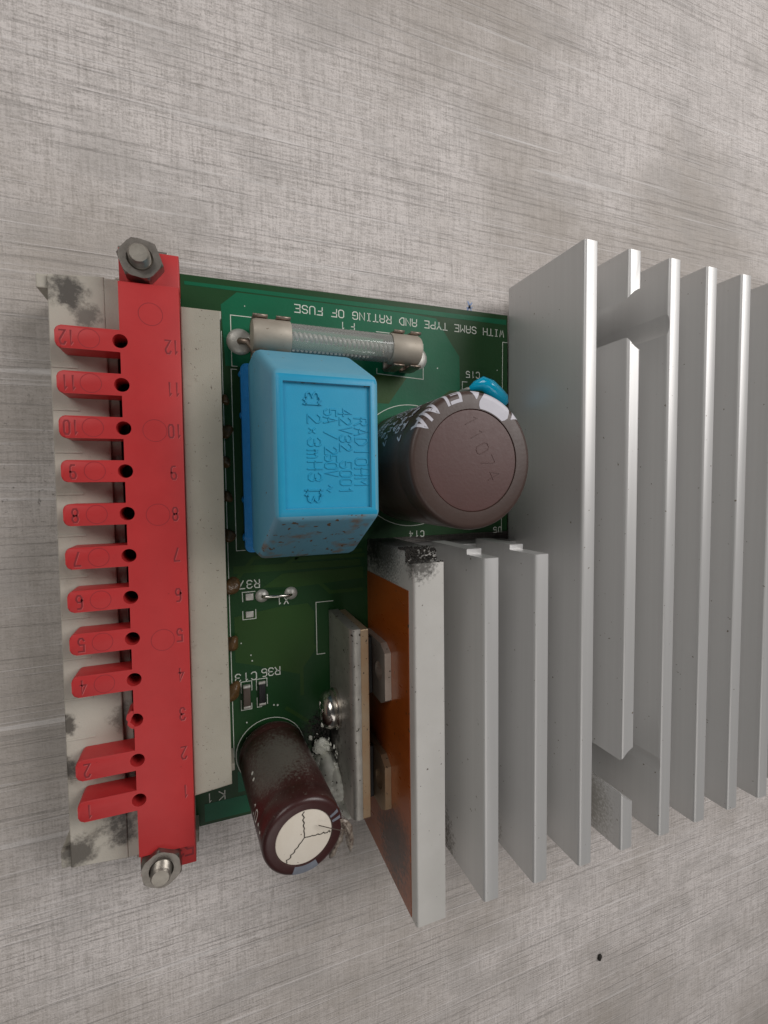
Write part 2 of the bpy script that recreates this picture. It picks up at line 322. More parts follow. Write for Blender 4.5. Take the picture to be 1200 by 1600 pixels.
def rrect(x0, x1, y0, y1, r, n=5):
    return (arc(x1 - r, y1 - r, r, 0, PI / 2, n) + arc(x0 + r, y1 - r, r, PI / 2, PI, n) + arc(x0 + r, y0 + r, r, PI, 1.5 * PI, n) + arc(x1 - r, y0 + r, r, 1.5 * PI, 2 * PI, n))

# ================================================================== worktop
bm = B(); box(bm, -250, 420, -330, 430, TZ - 18, TZ)
tag(obj('worktop', bm, 'table'), kind='structure', label='pale grey textured worktop with fine streaks and scratches')
ink = B()
for q in ([(74.3, 102.6), (74.9, 103.4), (74.4, 104.4)], [(75.2, 102.6), (74.8, 103.4), (75.4, 104.2)], [(74.2, 103.0), (75.4, 103.2)]): ribbon(ink, q, .35, plane(0, 0, TZ), .02)
obj('ink_mark', ink, 'ink', bpy.data.objects['worktop'])
# ================================================================== the module
mod = thing('circuit_board', (45, 48, TZ), 'green circuit board with red keyed connector, blue choke and large finned aluminium heat sink', 'circuit board')
# ---- bare board
bm = B()
prism(bm, [(13.4, .1), (47.3, .1), (47.3, 51.9), (81.5, 51.9), (81.5, 100.4), (13.9, 99.7)], -1.6, 0)
bevel(bm, [e for e in bm.edges if all(v.co.z > -.1 for v in e.verts)], .15, 1)
board = obj('board', bm, 'pcb', mod, 'bare green board with white printed legends')
# copper pours under the solder mask: proud sheets with edges of their own
def sheet(name, pts, mk, z=.03, parent=None):
    bm = B(); prism(bm, pts, -.01, z)
    return obj(name, bm, mk, parent or board)
sheet('copper_area', [(20.5, 95.2), (23.3, 97.7), (57, 97.9), (63.5, 97.6), (67.2, 92.5), (69.0, 90.2), (69.2, 78.5), (66.5, 74), (44, 74), (44, 84.5), (38, 84.5), (21, 84.5)], 'copper', .035)
sheet('copper_area', [(50.5, 85.0), (56.7, 85.0), (52.5, 79.3), (47.0, 79.3), (47.0, 84.2)], 'copper2', .06)
sheet('copper_area', [(14.6, 98.5), (81.0, 99.3), (81.0, 98.2), (14.6, 97.9)], 'copper', .035)
sheet('copper_area', [(21.3, 46.6), (45.9, 46.6), (45.9, 47.8), (21.3, 48.0)], 'copper2', .035)
sheet('copper_area', [(21.2, 30), (21.2, 38.5), (29, 39.6), (35, 39.8), (36.2, 38), (36.0, 30), (33, 26), (24.5, 29)], 'copper2', .035)
sheet('copper_area', [(26.5, 43.6), (30.2, 46.0), (46.5, 46.2), (46.5, 43.9), (33, 43.2)], 'copper2', .035)
sheet('copper_area', [(15, .8), (46, .8), (46, 4.2), (15, 4.2)], 'copper', .035)
sheet('copper_area', [(21, 5), (24, 5), (24, 9), (21, 9)], 'copper', .035)
def legend(txt, x, y, h=1.42, adv=1.43, wd=.18, z=.075, ang=PI, w=None):
    i = 0
    for word in txt.split(' '):
        bm = B()
        for q in strokes(word, h, adv, w): ribbon(bm, [(u + i * adv, v) for u, v in q], wd, plane(x, y, z, ang))
        obj('printed_legend', bm, 'silk', board); i += len(word) + 1
legend('WITH SAME TYPE AND RATING OF FUSE', 80.3, 96.85, adv=1.425, w=1.0)
legend('F1', 45.4, 94.55, 1.3, 2.0)
legend('C15', 74.0, 87.2, 1.3, 1.25)
legend('R37', 25.9, 45.2, 1.45, 1.35)
legend('X1', 31.2, 41.4, 1.25, 1.3)
legend('C13', 24.9, 27.7, 1.45, 1.45)
legend('R36', 29.3, 28.0, 1.45, 1.25)
legend('C14', 60.2, 52.9, 1.2, 1.3)
legend('U5', 79.7, 52.9, 1.2, 1.3)
legend('K1', 18.6, 6.0, 1.6, 2.2)
def outline(lines, wd=.13, z=.07):
    bm = B()
    for q in lines: ribbon(bm, q, wd, plane(0, 0, z))
    return obj('printed_outline', bm, 'silk', board)
outline([[(26.0, 93.55), (22.1, 93.55), (22.1, 84.5), (23.0, 84.5)], [(50.0, 93.5), (53.5, 93.5)], [(50.0, 85.2), (60.35, 84.75), (60.35, 92)], [(50.0, 86.2), (50.0, 85.2)]])
outline([[(22.9, 83.95), (21.95, 83.95), (21.95, 50.9), (23.5, 50.9)]])
outline([arc(57.3, 66.7, 12.6, 0, 2 * PI, 64)])
outline([arc(27.2, 11.9, 6.4, 0, 2 * PI, 48)])
outline([[(81.3, 94.3), (80.05, 94.3), (79.75, 52.2)]])
outline([[(70.9, 84.9), (69.7, 84.9), (69.7, 82.7)]])
outline([[(40.0, 39.8), (36.6, 39.8), (36.6, 29.4), (38.2, 29.4)]])
outline([[(20.45, 90.5), (20.45, 12.0)]], .12)
outline([[(22.8, 41.3), (22.75, 43.05), (25.05, 43.05)], [(22.75, 39.5), (22.75, 37.9), (25.1, 37.9), (25.1, 39.6)]])
outline([[(22.05, 24.0), (22.05, 26.1), (24.0, 26.1), (24.0, 24.3)], [(22.0, 22.6), (22.0, 20.7), (23.9, 20.7), (23.9, 21.8)]])
outline([[(24.85, 24.2), (24.85, 26.2), (26.8, 26.2), (26.8, 24.6)], [(24.9, 22.6), (24.9, 20.8), (25.7, 20.8)], [(26.8, 23), (26.8, 21.2)]])
bm = B()
for x, y, r in ((28.0, 20.7, .16), (28.7, 20.55, .18), (22.9, 18.2, .14), (22.8, 15.2, .12), (24.2, 29.9, .14), (22.3, 33.5, .12), (24, 31.0, .13), (63.7, 87.3, .14), (78.6, 88, .1), (24.6, 95.4, .1)):
    prism(bm, arc(x, y, r, 0, 2 * PI, 8)[:-1], .03, .12)
tag(obj('paint_fleck', bm, 'silk', board), kind='stuff')
for k, q in enumerate(([(33, 48.6), (46.5, 48.6)], [(30, 47.2), (34, 49.6), (46, 49.6)], [(22.2, 46.0), (25, 49.4), (31, 49.4)], [(36.2, 31.0), (33.5, 28.2), (33.5, 22)], [(30.5, 19.5), (34.8, 16), (34.8, 6)], [(62.5, 79.5), (66.8, 82.5), (68.0, 82.5)], [(36.5, 44.6), (39.5, 41.6), (46, 41.6)])):
    bm = B(); ribbon(bm, q, .7, plane(0, 0, .05)); obj('copper_trace', bm, 'copper2', board)
# pads and small parts
def pad(x0, x1, y0, y1, z=.25, parent=None):
    bm = B(); box(bm, x0, x1, y0, y1, .0, z, .12, 3)
    return obj('solder_pad', bm, 'solder', parent or board, smooth=60)
pad(23.3, 24.75, 41.45, 42.75); pad(23.25, 24.7, 38.2, 39.4)
def chip(name, x0, x1, y0, y1, h, mk, label):
    bm = B(); box(bm, x0, x1, y0 + .45, y1 - .45, .1, h, .08, 2)
    o = obj(name, bm, mk, mod, label, 60)
    for a, b in ((y0, y0 + .5), (y1 - .5, y1)):
        bm = B(); box(bm, x0 - .03, x1 + .03, a, b, .05, h + .03, .1, 2); obj('end_terminal', bm, 'solder', o, smooth=60)
    return o
chip('chip_resistor', 25.25, 26.45, 21.2, 25.8, .65, 'black', 'small black chip resistor in the box printed R36')
chip('chip_capacitor', 22.4, 23.65, 21.2, 25.6, .95, 'chip', 'small brown chip capacitor in the box printed C13')
bm = B(); tube(bm, [(26.3, 42.1, 0), (26.35, 42.1, .9), (26.9, 42.1, 1.45), (29, 42.05, 1.5), (31.0, 42, 1.45), (31.6, 42, .9), (31.7, 42, 0)], .32, 10)
wl = obj('wire_link', bm, 'bright', mod, 'bare wire link bridging two solder joints beside the R37 pads', 60)
for x in (26.3, 31.75):
    bm = B(); lathe(bm, [(1.25, .02), (1.15, .28), (.7, .5), (.32, .7), (0, .7)], Matrix.Translation((x, 42.1, 0)), 20); obj('solder_joint', bm, 'solder', wl, smooth=50)
# brown fluxed connector joints
for i, y in enumerate((78.3, 72.8, 67.0, 60.8, 53.8, 44.3, 33.5, 24.5)):
    bm = B(); k = (.55, .75, .6, .6, .8, 1, 1, 1.1)[i]
    blob(bm, (20.6, y, .0), (1.35 * k, 1.6 * k, 1.4 * k), 20 + i, .35, 3)
    obj('fluxed_joint', bm, 'flux', board, smooth=70)
# ================================================================== connector
con = None
bm = B(); prism(bm, [(-4.62, 3.2), (-4.45, 3.2), (3.4, 2.4), (3.4, 94.9), (-3.95, 94.35)], TZ + .02, 6.5)
bevel(bm, [e for e in bm.edges if all(v.co.z > 6 for v in e.verts)], .25, 2)
con = obj('connector_housing', bm, 'housedirty', mod, 'grimy off white connector body under the red bar')
def cpart(name, x0, x1, y0, y1, z0, z1, mk='house', bev=.2, smooth=None):
    bm = B(); box(bm, x0, x1, y0, y1, z0, z1, bev); return obj(name, bm, mk, con, smooth=smooth)
cpart('mounting_ear', -5.55, -3.95, 92.4, 94.5, TZ + .02, 5.9, 'housedirty')
cpart('mounting_ear', -6.05, -4.5, 3.0, 5.9, TZ + .02, 5.9, 'housedirty')
cpart('contact_floor', 3.41, 4.72, 11.6, 86.2, TZ + .02, 5.6, 'housedirty', .05)
cpart('contact_slot', 4.73, 14.0, 11.6, 86.2, TZ + .02, -4.0, 'grime_and_shade', 0)  # black floor colour paints in the deep shade of the contact holes
cpart('mounting_ear', 4.3, 13.4, 94.85, 96.6, TZ + .02, 2.5, 'housedirty')
cpart('mounting_ear', 4.2, 14.0, .2, 2.5, TZ + .02, 4.0, 'house')
cpart('end_wall', 3.41, 13.6, 86.25, 94.7, TZ + .02, 6.47, 'housedirty', .05)
cpart('end_wall', 3.41, 13.5, 2.5, 11.55, TZ + .02, 6.47, 'housedirty', .05)
bm = B(); prism(bm, [(13.72, 12.0), (19.64, 12.6), (19.7, 89.5), (20.15, 89.6), (20.15, 90.8), (14.3, 90.8), (14.13, 90.7)], .05, 9.4)
bevel(bm, [e for e in bm.edges if all(v.co.z > 9 for v in e.verts)], .22, 2)
obj('contact_block', bm, 'house', con)
cpart('corner_nib', 19.65, 20.3, 12.6, 13.9, .05, 5.5, 'house', .15)
for i in range(12):
    y = 84.24 - i * 6.358
    if i < 11: cpart('rib', -3.95 - .05 * i, -.5, y - 3.5, y - 3.2, 6.3, 6.62, 'housedirty', .05)
    pz = 4.6 if i == 0 else -1.5
    bm = B(); lathe(bm, [(.62, -4), (.62, pz), (.45, pz + .3), (.0, pz + .1)], Matrix.Translation((6.3, y - .3, 0)), 12); obj('contact_pin', bm, 'steel', con, smooth=50)
# ---- red coding bar with snap-off fingers
RZ0, RZ1 = 6.6, 10.8
YS = [84.24 - i * 6.358 for i in range(12)]
HR = 1.02; HX = 5.86
def xl(y): return 5.70 + (y - 50) * .004
def xr(y): return 13.86 + (y - 50) * .0052
left = []                                                     # left edge, going down, with the half holes notched in
for y in YS:
    x = xl(y); dx = x - HX; a = math.acos(max(-1, min(1, dx / HR)))
    left += [(HX + HR * math.cos(t), y + HR * math.sin(t)) for t in [a - 2 * a * k / 14 for k in range(15)]]
YT, YB = 93.0, 5.0
outl = [(xl(YT), YT)] + left + [(xl(YB), YB), (xr(YB), YB - .3), (xr(YT), YT + .1)]
bm = B(); prism(bm, outl, RZ0, RZ1)
bevel(bm, [e for e in bm.edges if all(v.co.z > RZ1 - .01 for v in e.verts) and all(v.co.x > 12 or v.co.y > YT - .3 or v.co.y < YB + .01 for v in e.verts)], .22, 2)
bar = None
def ring(bm, x, y, r, z, mi=0, wd=.13): ribbon(bm, arc(x, y, r, 0, 2 * PI, 36), wd, plane(0, 0, z), .012, mi)
def digits(bm, txt, x, y, z, h=1.95, mi=1):
    w = .68
    for q in strokes(txt, h, 1.02, w):
        if mi == 1: ribbon(bm, q, .24, plane(x + (len(txt) * 1.02 - .34) / 2 + .07, y + h / 2 - .09, z, PI), .010, 3)  # offset lighter stroke: painted highlight along each figure's lower edge
        ribbon(bm, q, .24, plane(x + (len(txt) * 1.02 - .34) / 2, y + h / 2, z, PI), .016, mi)
for y, r in ((88.6, 1.65), (71.3, 1.65), (58.5, 1.65), (39.0, 1.65)): ring(bm, 10.05, y, r, RZ1, 2, .1)
for i, y in enumerate(YS): digits(bm, str(12 - i), 12.55 - (i > 2) * .1 + (.25 if i < 3 else .0), y - .25, RZ1)
# lower end lugs that carry the nuts
for y0, y1 in ((YT, 98.45), (.75, YB - .2)):
    k = len(bm.faces)
    box(bm, xl(y0), xr(y0) + .05, y0, y1, RZ0, RZ1 - 1.5, .2, 2, lambda c, y0=y0, y1=y1: c.z > RZ1 - 1.6 and (abs(c.y - (y1 if y0 > 50 else y0)) < .1 or c.x > 13.4))
for q in strokes('53', 2.1, 1.5, 1.1): ribbon(bm, q, .3, plane(13.2, 4.4, RZ1 - 1.5, PI), .014, 1)
bar = obj('coding_bar', bm, ['red', 'redmark', 'redring', 'redglint'], mod, 'red plastic coding bar bolted over the white connector, numbered 1 to 12', 35)
for i, y in enumerate(YS):
    n = 12 - i; x1 = xl(y); bm = B()
    if n == 3:                                                # snapped off: a torn stub
        pts = [(x1 - .01, y + 1.35), (x1 - .35, y + 1.45), (x1 - .95, y + .95), (x1 - 1.1, y + .3), (x1 - .85, y - .1), (x1 - .95, y - .6), (x1 - .5, y - 1.2), (x1 - .01, y - 1.5), (x1 - .01, y - .95), (x1 - .55, y - .3), (x1 - .35, y + .35), (x1 - .01, y + .95)]
        prism(bm, pts, RZ0 + .3, RZ1 - .15)
        obj('finger_stub', bm, ['red', 'redmark'], bar, 'torn stub where finger 3 was snapped off'); continue
    x0 = -2.32; hw = 1.6; r = .8
    dx = x1 - HX; a = math.acos(max(-1, min(1, dx / HR)))
    notch = [(HX + HR * math.cos(t), y + HR * math.sin(t)) for t in [a + (2 * PI - 2 * a) * k / 14 for k in range(15)]]
    pts = notch[::-1]
    pts = [(x1, y + hw)] + arc(x0 + r, y + hw - r * 1.0, r, PI / 2, PI, 6) + arc(x0 + r, y - hw + r, r, PI, 1.5 * PI, 6) + [(x1, y - hw)] + pts
    prism(bm, pts, RZ0, RZ1)
    bevel(bm, [e for e in bm.edges if all(v.co.z > RZ1 - .01 and v.co.x < 5.5 for v in e.verts) and not all(abs(v.co.x - HX) < HR + .02 and abs(v.co.y - y) < HR + .02 for v in e.verts)], .2, 2)
    if n not in (1, 2): ring(bm, 1.9, y, 1.35, RZ1, 2 if n > 3 else 0, .1)
    digits(bm, str(n), -.85, y - .1, RZ1)
    obj('coding_finger', bm, ['red', 'redmark', 'redring', 'redglint'], bar, 'red finger numbered %d' % n, 35)
# nuts and studs
def nut(x, y, z, rot, tilt):
    T = Matrix.Translation((x, y, z)) @ Matrix.Rotation(rot, 4, 'Z')
    bm = B(); n = 48; r_hex = 2.75 / math.cos(PI / 6); rows = []
    for zz, lim in ((0, 2.95), (.25, 9), (1.95, 9), (2.4, 2.86), (2.4, 1.80), (2.15, 1.5), (.1, 1.5)):
        row = []
        for k in range(n):
            a = 2 * PI * k / n; rh = 2.75 / math.cos(((a + PI / 6) % (PI / 3)) - PI / 6)
            zz2 = zz
            if zz == 1.95: zz2 = 2.4 - max(0, (rh - 2.75)) * .62 - .06
            rr = min(rh, lim); row.append(bm.verts.new(T @ Vector((rr * math.cos(a), rr * math.sin(a), zz2))))
        rows.append(row)
    for a, b in zip(rows, rows[1:]):
        for k in range(n): bm.faces.new((a[k], a[(k + 1) % n], b[(k + 1) % n], b[k]))
    obj('hex_nut', bm, 'steel', bar, smooth=28)
    bm = B(); prof = [(1.5, -1)]; zz = -.5
    while zz < 3.6: prof += [(1.5, zz), (1.27, zz + .22)]; zz += .44
    prof += [(1.46, 3.75), (1.22, 4.05), (0, 4.06)]
    lathe(bm, prof, T @ Matrix.Rotation(tilt, 4, 'X'), 28); obj('threaded_stud', bm, 'stud', bar, smooth=30)
nut(9.0, 96.25, RZ1 - 1.5, .35, 0); nut(8.65, 2.75, RZ1 - 1.5, .1, 0)
bm = B(); box(bm, 5.75, 12.6, 98.47, 98.9, 4.5, 8.8, .1); obj('back_plate', bm, 'steel', bar)
# ================================================================== blue choke
X0, X1, Y0, Y1 = 24.7, 41.7, 50.5, 85.2
ZE, ZT = 10.0, 24.0
bm = B()
lv = [[(X0, Y0), (X1, Y0), (X1, Y1), (X0, Y1)], [(X0 + .15, Y0), (X1, Y0), (X1, Y1), (X0 + .15, Y1)], [(25.95, 57.9), (41.55, 57.9), (41.55, 78.6), (25.95, 78.6)]]
rows = [[bm.verts.new((x, y, z)) for x, y in q] for q, z in zip(lv, (.4, ZE, ZT))]
bm.faces.new(rows[0][::-1])
for a, b in zip(rows, rows[1:]):
    for k in range(4): bm.faces.new((a[k], a[(k + 1) % 4], b[(k + 1) % 4], b[k]))
tp = bm.faces.new(rows[2])
bevel(bm, [e for e in bm.edges if any(v.co.z > 5 for v in e.verts)], 1.15, 5)
bm.faces.ensure_lookup_table(); bm.normal_update()
top = max((f for f in bm.faces if f.normal.z > .99), key=lambda f: f.calc_area())
# recessed name panel
bmesh.ops.inset_region(bm, faces=[top], thickness=.35, depth=0)
bmesh.ops.inset_region(bm, faces=[top], thickness=.12, depth=-.55)
bm.normal_update()
for f in bm.faces:
    c = f.calc_center_median()
    f.material_index = 0 if f.normal.z > .9 else (2 if f.normal.y < -.3 else 1)
choke = obj('choke', bm, ['blue', 'bluedust', 'bluedirt'], mod, 'blue moulded choke with sloping ends and raised lettering', 40)
bm = B(); prism(bm, rrect(23.4, 41.0, 50.7, 84.7, 1.1), .15, 2.0)
for y in (75.6, 60.3, 53.5, 83): blob(bm, (23.5, y, 1.0), (.5, .7, .6), int(y), .2, 2)
obj('base_rim', bm, 'bluebase', choke, 'brighter blue base rim', 50)
PZ = ZT - .55
def choke_text(txt, x, y, h, adv, w):
    i = 0
    for word in txt.split(' '):
        bm = B()
        for q in strokes(word, h, adv, w): ribbon(bm, [(u + i * adv, v) for u, v in q], .34, plane(x - .5, y, PZ, -PI / 2), .13, 0, .6)
        obj('raised_lettering', bm, 'blue', choke); i += len(word) + 1
# lettering reads down the panel, as moulded
choke_text('RaDiOHM', 38.38, 72.5, 1.8, 1.475, .98)
choke_text('42V32 5001', 36.02, 73.7, 1.75, 1.27, .86)
choke_text('5a / 250V ~', 33.78, 73.6, 1.76, 1.10, .80)
choke_text('2x3mH3', 31.33, 72.7, 1.85, 1.66, 1.05)
def mark(y, flip):
    bm = B(); P = []
    sc = [(0, -.2), (.15, -.75), (.55, -.95), (.85, -.65), (1.0, -.3), (1.15, -.65), (1.5, -.95), (1.85, -.75), (1.95, -.2)]
    ln = [sc, [(-.25, .55), (2.2, .55)], [(0, -.2), (-.3, 0), (0, .2), (0, .55)], [(1.95, -.2), (2.25, 0), (1.95, .2), (1.95, .55)]]
    for q in ln: ribbon(bm, [(u, v * (-1 if flip else 1)) for u, v in q], .26, lambda u, v, h: (30.6 + u * .95, y - v * 1.15, PZ + h), .2, 0, .4)
    obj('raised_mark', bm, 'blue', choke)
mark(74.85, False); mark(61.35, True)
# ================================================================== big capacitor
def capacitor(name, base, top, r, sleeve, end, label, lip, inner):
    ax = (Vector(top) - Vector(base)); L_ = ax.length
    Q = Matrix.Translation(base) @ ax.to_track_quat('Z', 'Y').to_matrix().to_4x4()
    bm = B()
    prof = [(0, 0), (r - .7, 0), (r - .2, .15), (r, .6), (r, 1.6), (r - .18, 2.1), (r - .2, 2.5), (r, 3.1), (r, L_ - lip - 1.0), (r - .12, L_ - lip - .4), (r, L_ - lip + .2), (r + .02, L_ - .9), (r - .12, L_ - .4), (r - .45, L_ - .1), (r - .9, L_), (inner + .08, L_ + .02), (inner, L_ - .16)]
    n = len(prof) - 1
    lathe(bm, prof, Q, 72, 0, [0 if k < 12 else 1 for k in range(n)])
    return obj(name, bm, [sleeve, end], mod, label, 40), Q, L_
cap, Q, L_ = capacitor('large_capacitor', (56.8, 66.3, 0), (56.8, 66.3, 25.4), 11.05, 'brown', 'brownend', 'large dusty brown can capacitor with lavender patch and white print', 4.6, 8.1)
bm = B(); lathe(bm, [(8.1, L_ - .2), (8.0, L_ - .1), (7.7, L_ - .08), (0, L_ - .08)], Q, 64)
for q in strokes('11074', 2.3, 2.35, 1.3): ribbon(bm, q, .22, plane(55.2, 72.6, 25.32, -1.12), .06, 0, .5)
obj('end_disc', bm, 'enddisc', cap, 'maroon end disc with faint scratched figures', 40)
def wrap(r, th0, z0, sgn=-1):   # u runs round the can, v up the can
    return lambda u, v, h: (56.8 + (r + h) * math.cos(th0 + sgn * u / r), 66.3 + (r + h) * math.sin(th0 + sgn * u / r), z0 + v)
FOLD = [(11.10, L_ - 2.6), (11.10, L_ - .9), (10.97, L_ - .38), (10.62, L_ - .07), (10.15, L_ + .035), (8.3, L_ + .05)]
def fold(th0):       # u runs round the can, v up its side and over the rounded rim
    def f(u, v, h):
        k = 0; p = FOLD[0]
        for q in FOLD[1:]:
            d = math.hypot(q[0] - p[0], q[1] - p[1])
            if v <= d or q is FOLD[-1]: t = v / d; break
            v -= d; p = q
        r = p[0] + (q[0] - p[0]) * t; z = p[1] + (q[1] - p[1]) * t; th = th0 + u / 11
        return (56.8 + r * math.cos(th), 66.3 + r * math.sin(th), z)
    return f
def dense(q, st=.25):
    out = [q[0]]
    for a, b in zip(q, q[1:]):
        n = max(1, int(math.hypot(b[0] - a[0], b[1] - a[1]) / st)); out += [(a[0] + (b[0] - a[0]) * k / n, a[1] + (b[1] - a[1]) * k / n) for k in range(1, n + 1)]
    return out
bm = B()
for q in strokes('ELNa', 2.7, 2.6, 1.85): ribbon(bm, dense([(u, v + 1.0) for u, v in q]), .55, fold(1.80), .0)
rnd = random.Random(3)
for line in range(7):
    z = 19.0 - line * 2.1
    t = ''.join(rnd.choice('0185CMVF47 ') for _ in range(9 - line % 3))
    for q in strokes(t, 1.2, 1.1, .8): ribbon(bm, q, .3, wrap(11.08, 1.9 + rnd.uniform(0, .12), z, 1), .02)
obj('white_print', bm, 'lav', cap)
# lavender stripe that folds from the side over the end ring
bm = B(); a0, a1 = math.radians(46), math.radians(82)
def patch(bm, rows):
    vr = []
    for v, a, b in rows: vr.append([bm.verts.new(fold(math.radians(a + (b - a) * k / 8))(0, v, 0)) for k in range(9)])
    for p, q in zip(vr, vr[1:]):
        for k in range(8): bm.faces.new((p[k], p[k + 1], q[k + 1], q[k]))
patch(bm, [(.4, 53, 77), (1.69, 53, 77), (2.23, 52, 78), (2.7, 50.5, 79.5), (3.18, 49, 81), (3.9, 47, 83), (4.5, 48, 83), (5.02, 50.5, 81.5)])
patch(bm, [(.4, 82, 94), (1.69, 82, 93), (2.23, 83, 92), (2.7, 84, 90.5), (3.18, 85, 88.5), (3.6, 86, 87)])
patch(bm, [(.4, 36, 48), (1.69, 37, 48), (2.23, 38, 47), (2.7, 40, 46), (3.18, 42, 45), (3.6, 43.5, 44.2)])
obj('lavender_patch', bm, 'lav', cap)
bm = B()
for a, b in ((50, 79), (84, 95), (36, 45)):
    pts = [[bm.verts.new(wrap(11.09, math.radians(a) + (math.radians(b - a)) * k / 8, z, 1)(0, 0, 0)) for k in range(9)] for z in (8, 24.5)]
    for k in range(8): bm.faces.new((pts[0][k], pts[0][k + 1], pts[1][k + 1], pts[1][k]))
obj('polarity_stripe', bm, 'lav', cap)
# ================================================================== small leaning capacitor
sc, Q2, L2 = capacitor('small_capacitor', (27.3, 11.9, .3), (29.15, 10.25, 22.9), 6.2, 'maroon', 'maroonend', 'small dusty maroon capacitor leaning outward with a cream end', 3.6, 4.35)
inv = Q2.inverted().to_3x3()
def ang(dx, dy): d = inv @ Vector((dx, dy, 0)); return math.atan2(d.y, d.x)
bm = B(); lathe(bm, [(4.4, L2 - .35), (4.3, L2 - .15), (4.1, L2 - .1), (0, L2 - .02)], Q2, 48)
obj('end_disc', bm, 'cream', sc, 'cream end disc scored in a Y', 40)
for a in (ang(-.05, 1), ang(1, -.12), ang(-.72, -.8)):
    bm = B(); ribbon(bm, [(t_ * math.cos(a + .05 * math.sin(7 * t_)), t_ * math.sin(a + .05 * math.sin(7 * t_ + a))) for t_ in [k_ * 4.15 / 14 for k_ in range(15)]], .15, lambda u, v, h: tuple(Q2 @ Vector((u, v, L2 + .0 - .08 * (u * u + v * v) / 17 + h))), .02)
    obj('score_line', bm, 'dark', sc)
bm = B()
def onside(th, z, r=6.22): return Q2 @ Vector((r * math.cos(th), r * math.sin(th), z))
def endpatch(bm, a, b, mi=0):
    for (r1, z1), (r2, z2) in (((6.22, L2 - 3.2), (6.24, L2 - .85)), ((6.24, L2 - .85), (5.8, L2 - .08)), ((5.8, L2 - .06), (5.2, L2 + .03)), ((5.2, L2 + .03), (4.5, L2 + .045))):
        lo = [bm.verts.new(Q2 @ Vector((r1 * math.cos(a + (b - a) * k / 8), r1 * math.sin(a + (b - a) * k / 8), z1))) for k in range(9)]
        hi = [bm.verts.new(Q2 @ Vector((r2 * math.cos(a + (b - a) * k / 8), r2 * math.sin(a + (b - a) * k / 8), z2))) for k in range(9)]
        for k in range(8): bm.faces.new((lo[k], lo[k + 1], hi[k + 1], hi[k])).material_index = mi
endpatch(bm, ang(-.35, -1), ang(-.35, -1) + .72)
for t in (.0, .2):
    endpatch(bm, ang(1, .22) + t, ang(1, .22) + t + .09)
obj('grey_patch', bm, 'grey', sc)
bm = B(); a = ang(-1, .25)
for th, z, rr in ((a - .32, 9.7, .3), (a - .30, 11.2, .3), (a + .02, 19.0, .25), (a + .05, 20.4, .22)):
    prism(bm, arc(0, 0, rr, 0, 2 * PI, 10)[:-1], 0, .02, 0, lambda u, v, w, th=th, z=z: tuple(onside(th + u / 6.2, z + v, 6.22 + w)))
for q in strokes('10', 1.6, 1.5, 1.0): ribbon(bm, q, .2, lambda u, v, h, : tuple(onside(a + .02 - v / 6.2 + .12, 15.2 + u, 6.23 + h)), .01)
obj('white_print', bm, 'silk', sc)
# torn scraps of sleeve hanging from its rim
bm = B(); rnd = random.Random(5)
def shred(pts, ws, wdir):
    wd = Vector(wdir).normalized(); row = []
    for p, w in zip(pts, ws):
        p = Vector(p); row.append([bm.verts.new(p - wd * w * rnd.uniform(.7, 1.2)), bm.verts.new(p + Vector((0, 0, w * .35))), bm.verts.new(p + wd * w * rnd.uniform(.7, 1.2))])
    for p, q in zip(row, row[1:]):
        for k in (0, 1): bm.faces.new((p[k], p[k + 1], q[k + 1], q[k]))
shred([(34.9, 11.2, 22.4), (35.4, 10.2, 22.2), (35.9, 9.0, 21.8), (36.3, 7.8, 21.6), (36.7, 6.4, 21.2), (36.95, 5.0, 20.8), (36.9, 4.0, 20.6)], [.3, .7, .9, .75, .6, .45, .15], (1, .25, .1))
SHR = [bm]; bm = B(); SHR.append(bm)
shred([(35.0, 9.6, 22.0), (35.0, 8.4, 21.8), (34.6, 7.2, 21.6), (34.2, 6.0, 21.3), (33.8, 4.9, 21.2), (33.5, 4.3, 21.0)], [.4, .6, .65, .5, .55, .3], (1, -.3, .2))
bm = B(); SHR.append(bm)
shred([(35.1, 10.6, 22.5), (35.8, 9.6, 22.8), (36.1, 8.4, 22.6), (36.0, 7.0, 22.3)], [.3, .35, .3, .1], (.6, .4, .6))
for bm in SHR:
    ts = obj('torn_sleeve', bm, 'shred', sc, 'torn shred hanging from the rim', 60)
    ts.modifiers.new('thickness', 'SOLIDIFY').thickness = .12
bm = B(); tube(bm, [(31.2, 11.9, 23.35), (33, 11.1, 23.6), (35.6, 9.7, 23.4), (36.3, 7.4, 22.9)], .07, 5)
obj('loose_fibre', bm, 'chip', sc)
# ================================================================== cyan disc capacitor
bm = B()
tube(bm, [(69.9, 82.9, 2.2), (70.3, 83.0, 2.5), (71.2, 83.5, 3.0), (72.4, 83.9, 3.8), (73.8, 83.2, 4.3), (75.6, 82.0, 4.3), (77.2, 81.0, 3.9), (78.2, 80.2, 3.4), (78.6, 79.8, 3.2)], 1.6, 20, 0, [.05, .36, .66, .95, 1.0, .92, .9, .6, .05])
cc = obj('disc_capacitor', bm, 'cyan', mod, 'shiny cyan dipped disc capacitor squeezed behind the large brown one', 80)
bm = B(); tube(bm, [(70.4, 83.0, 2.5), (69.6, 82.9, 2.2), (69.3, 82.8, 0)], .38, 8); obj('lead', bm, 'solder', cc, smooth=60)
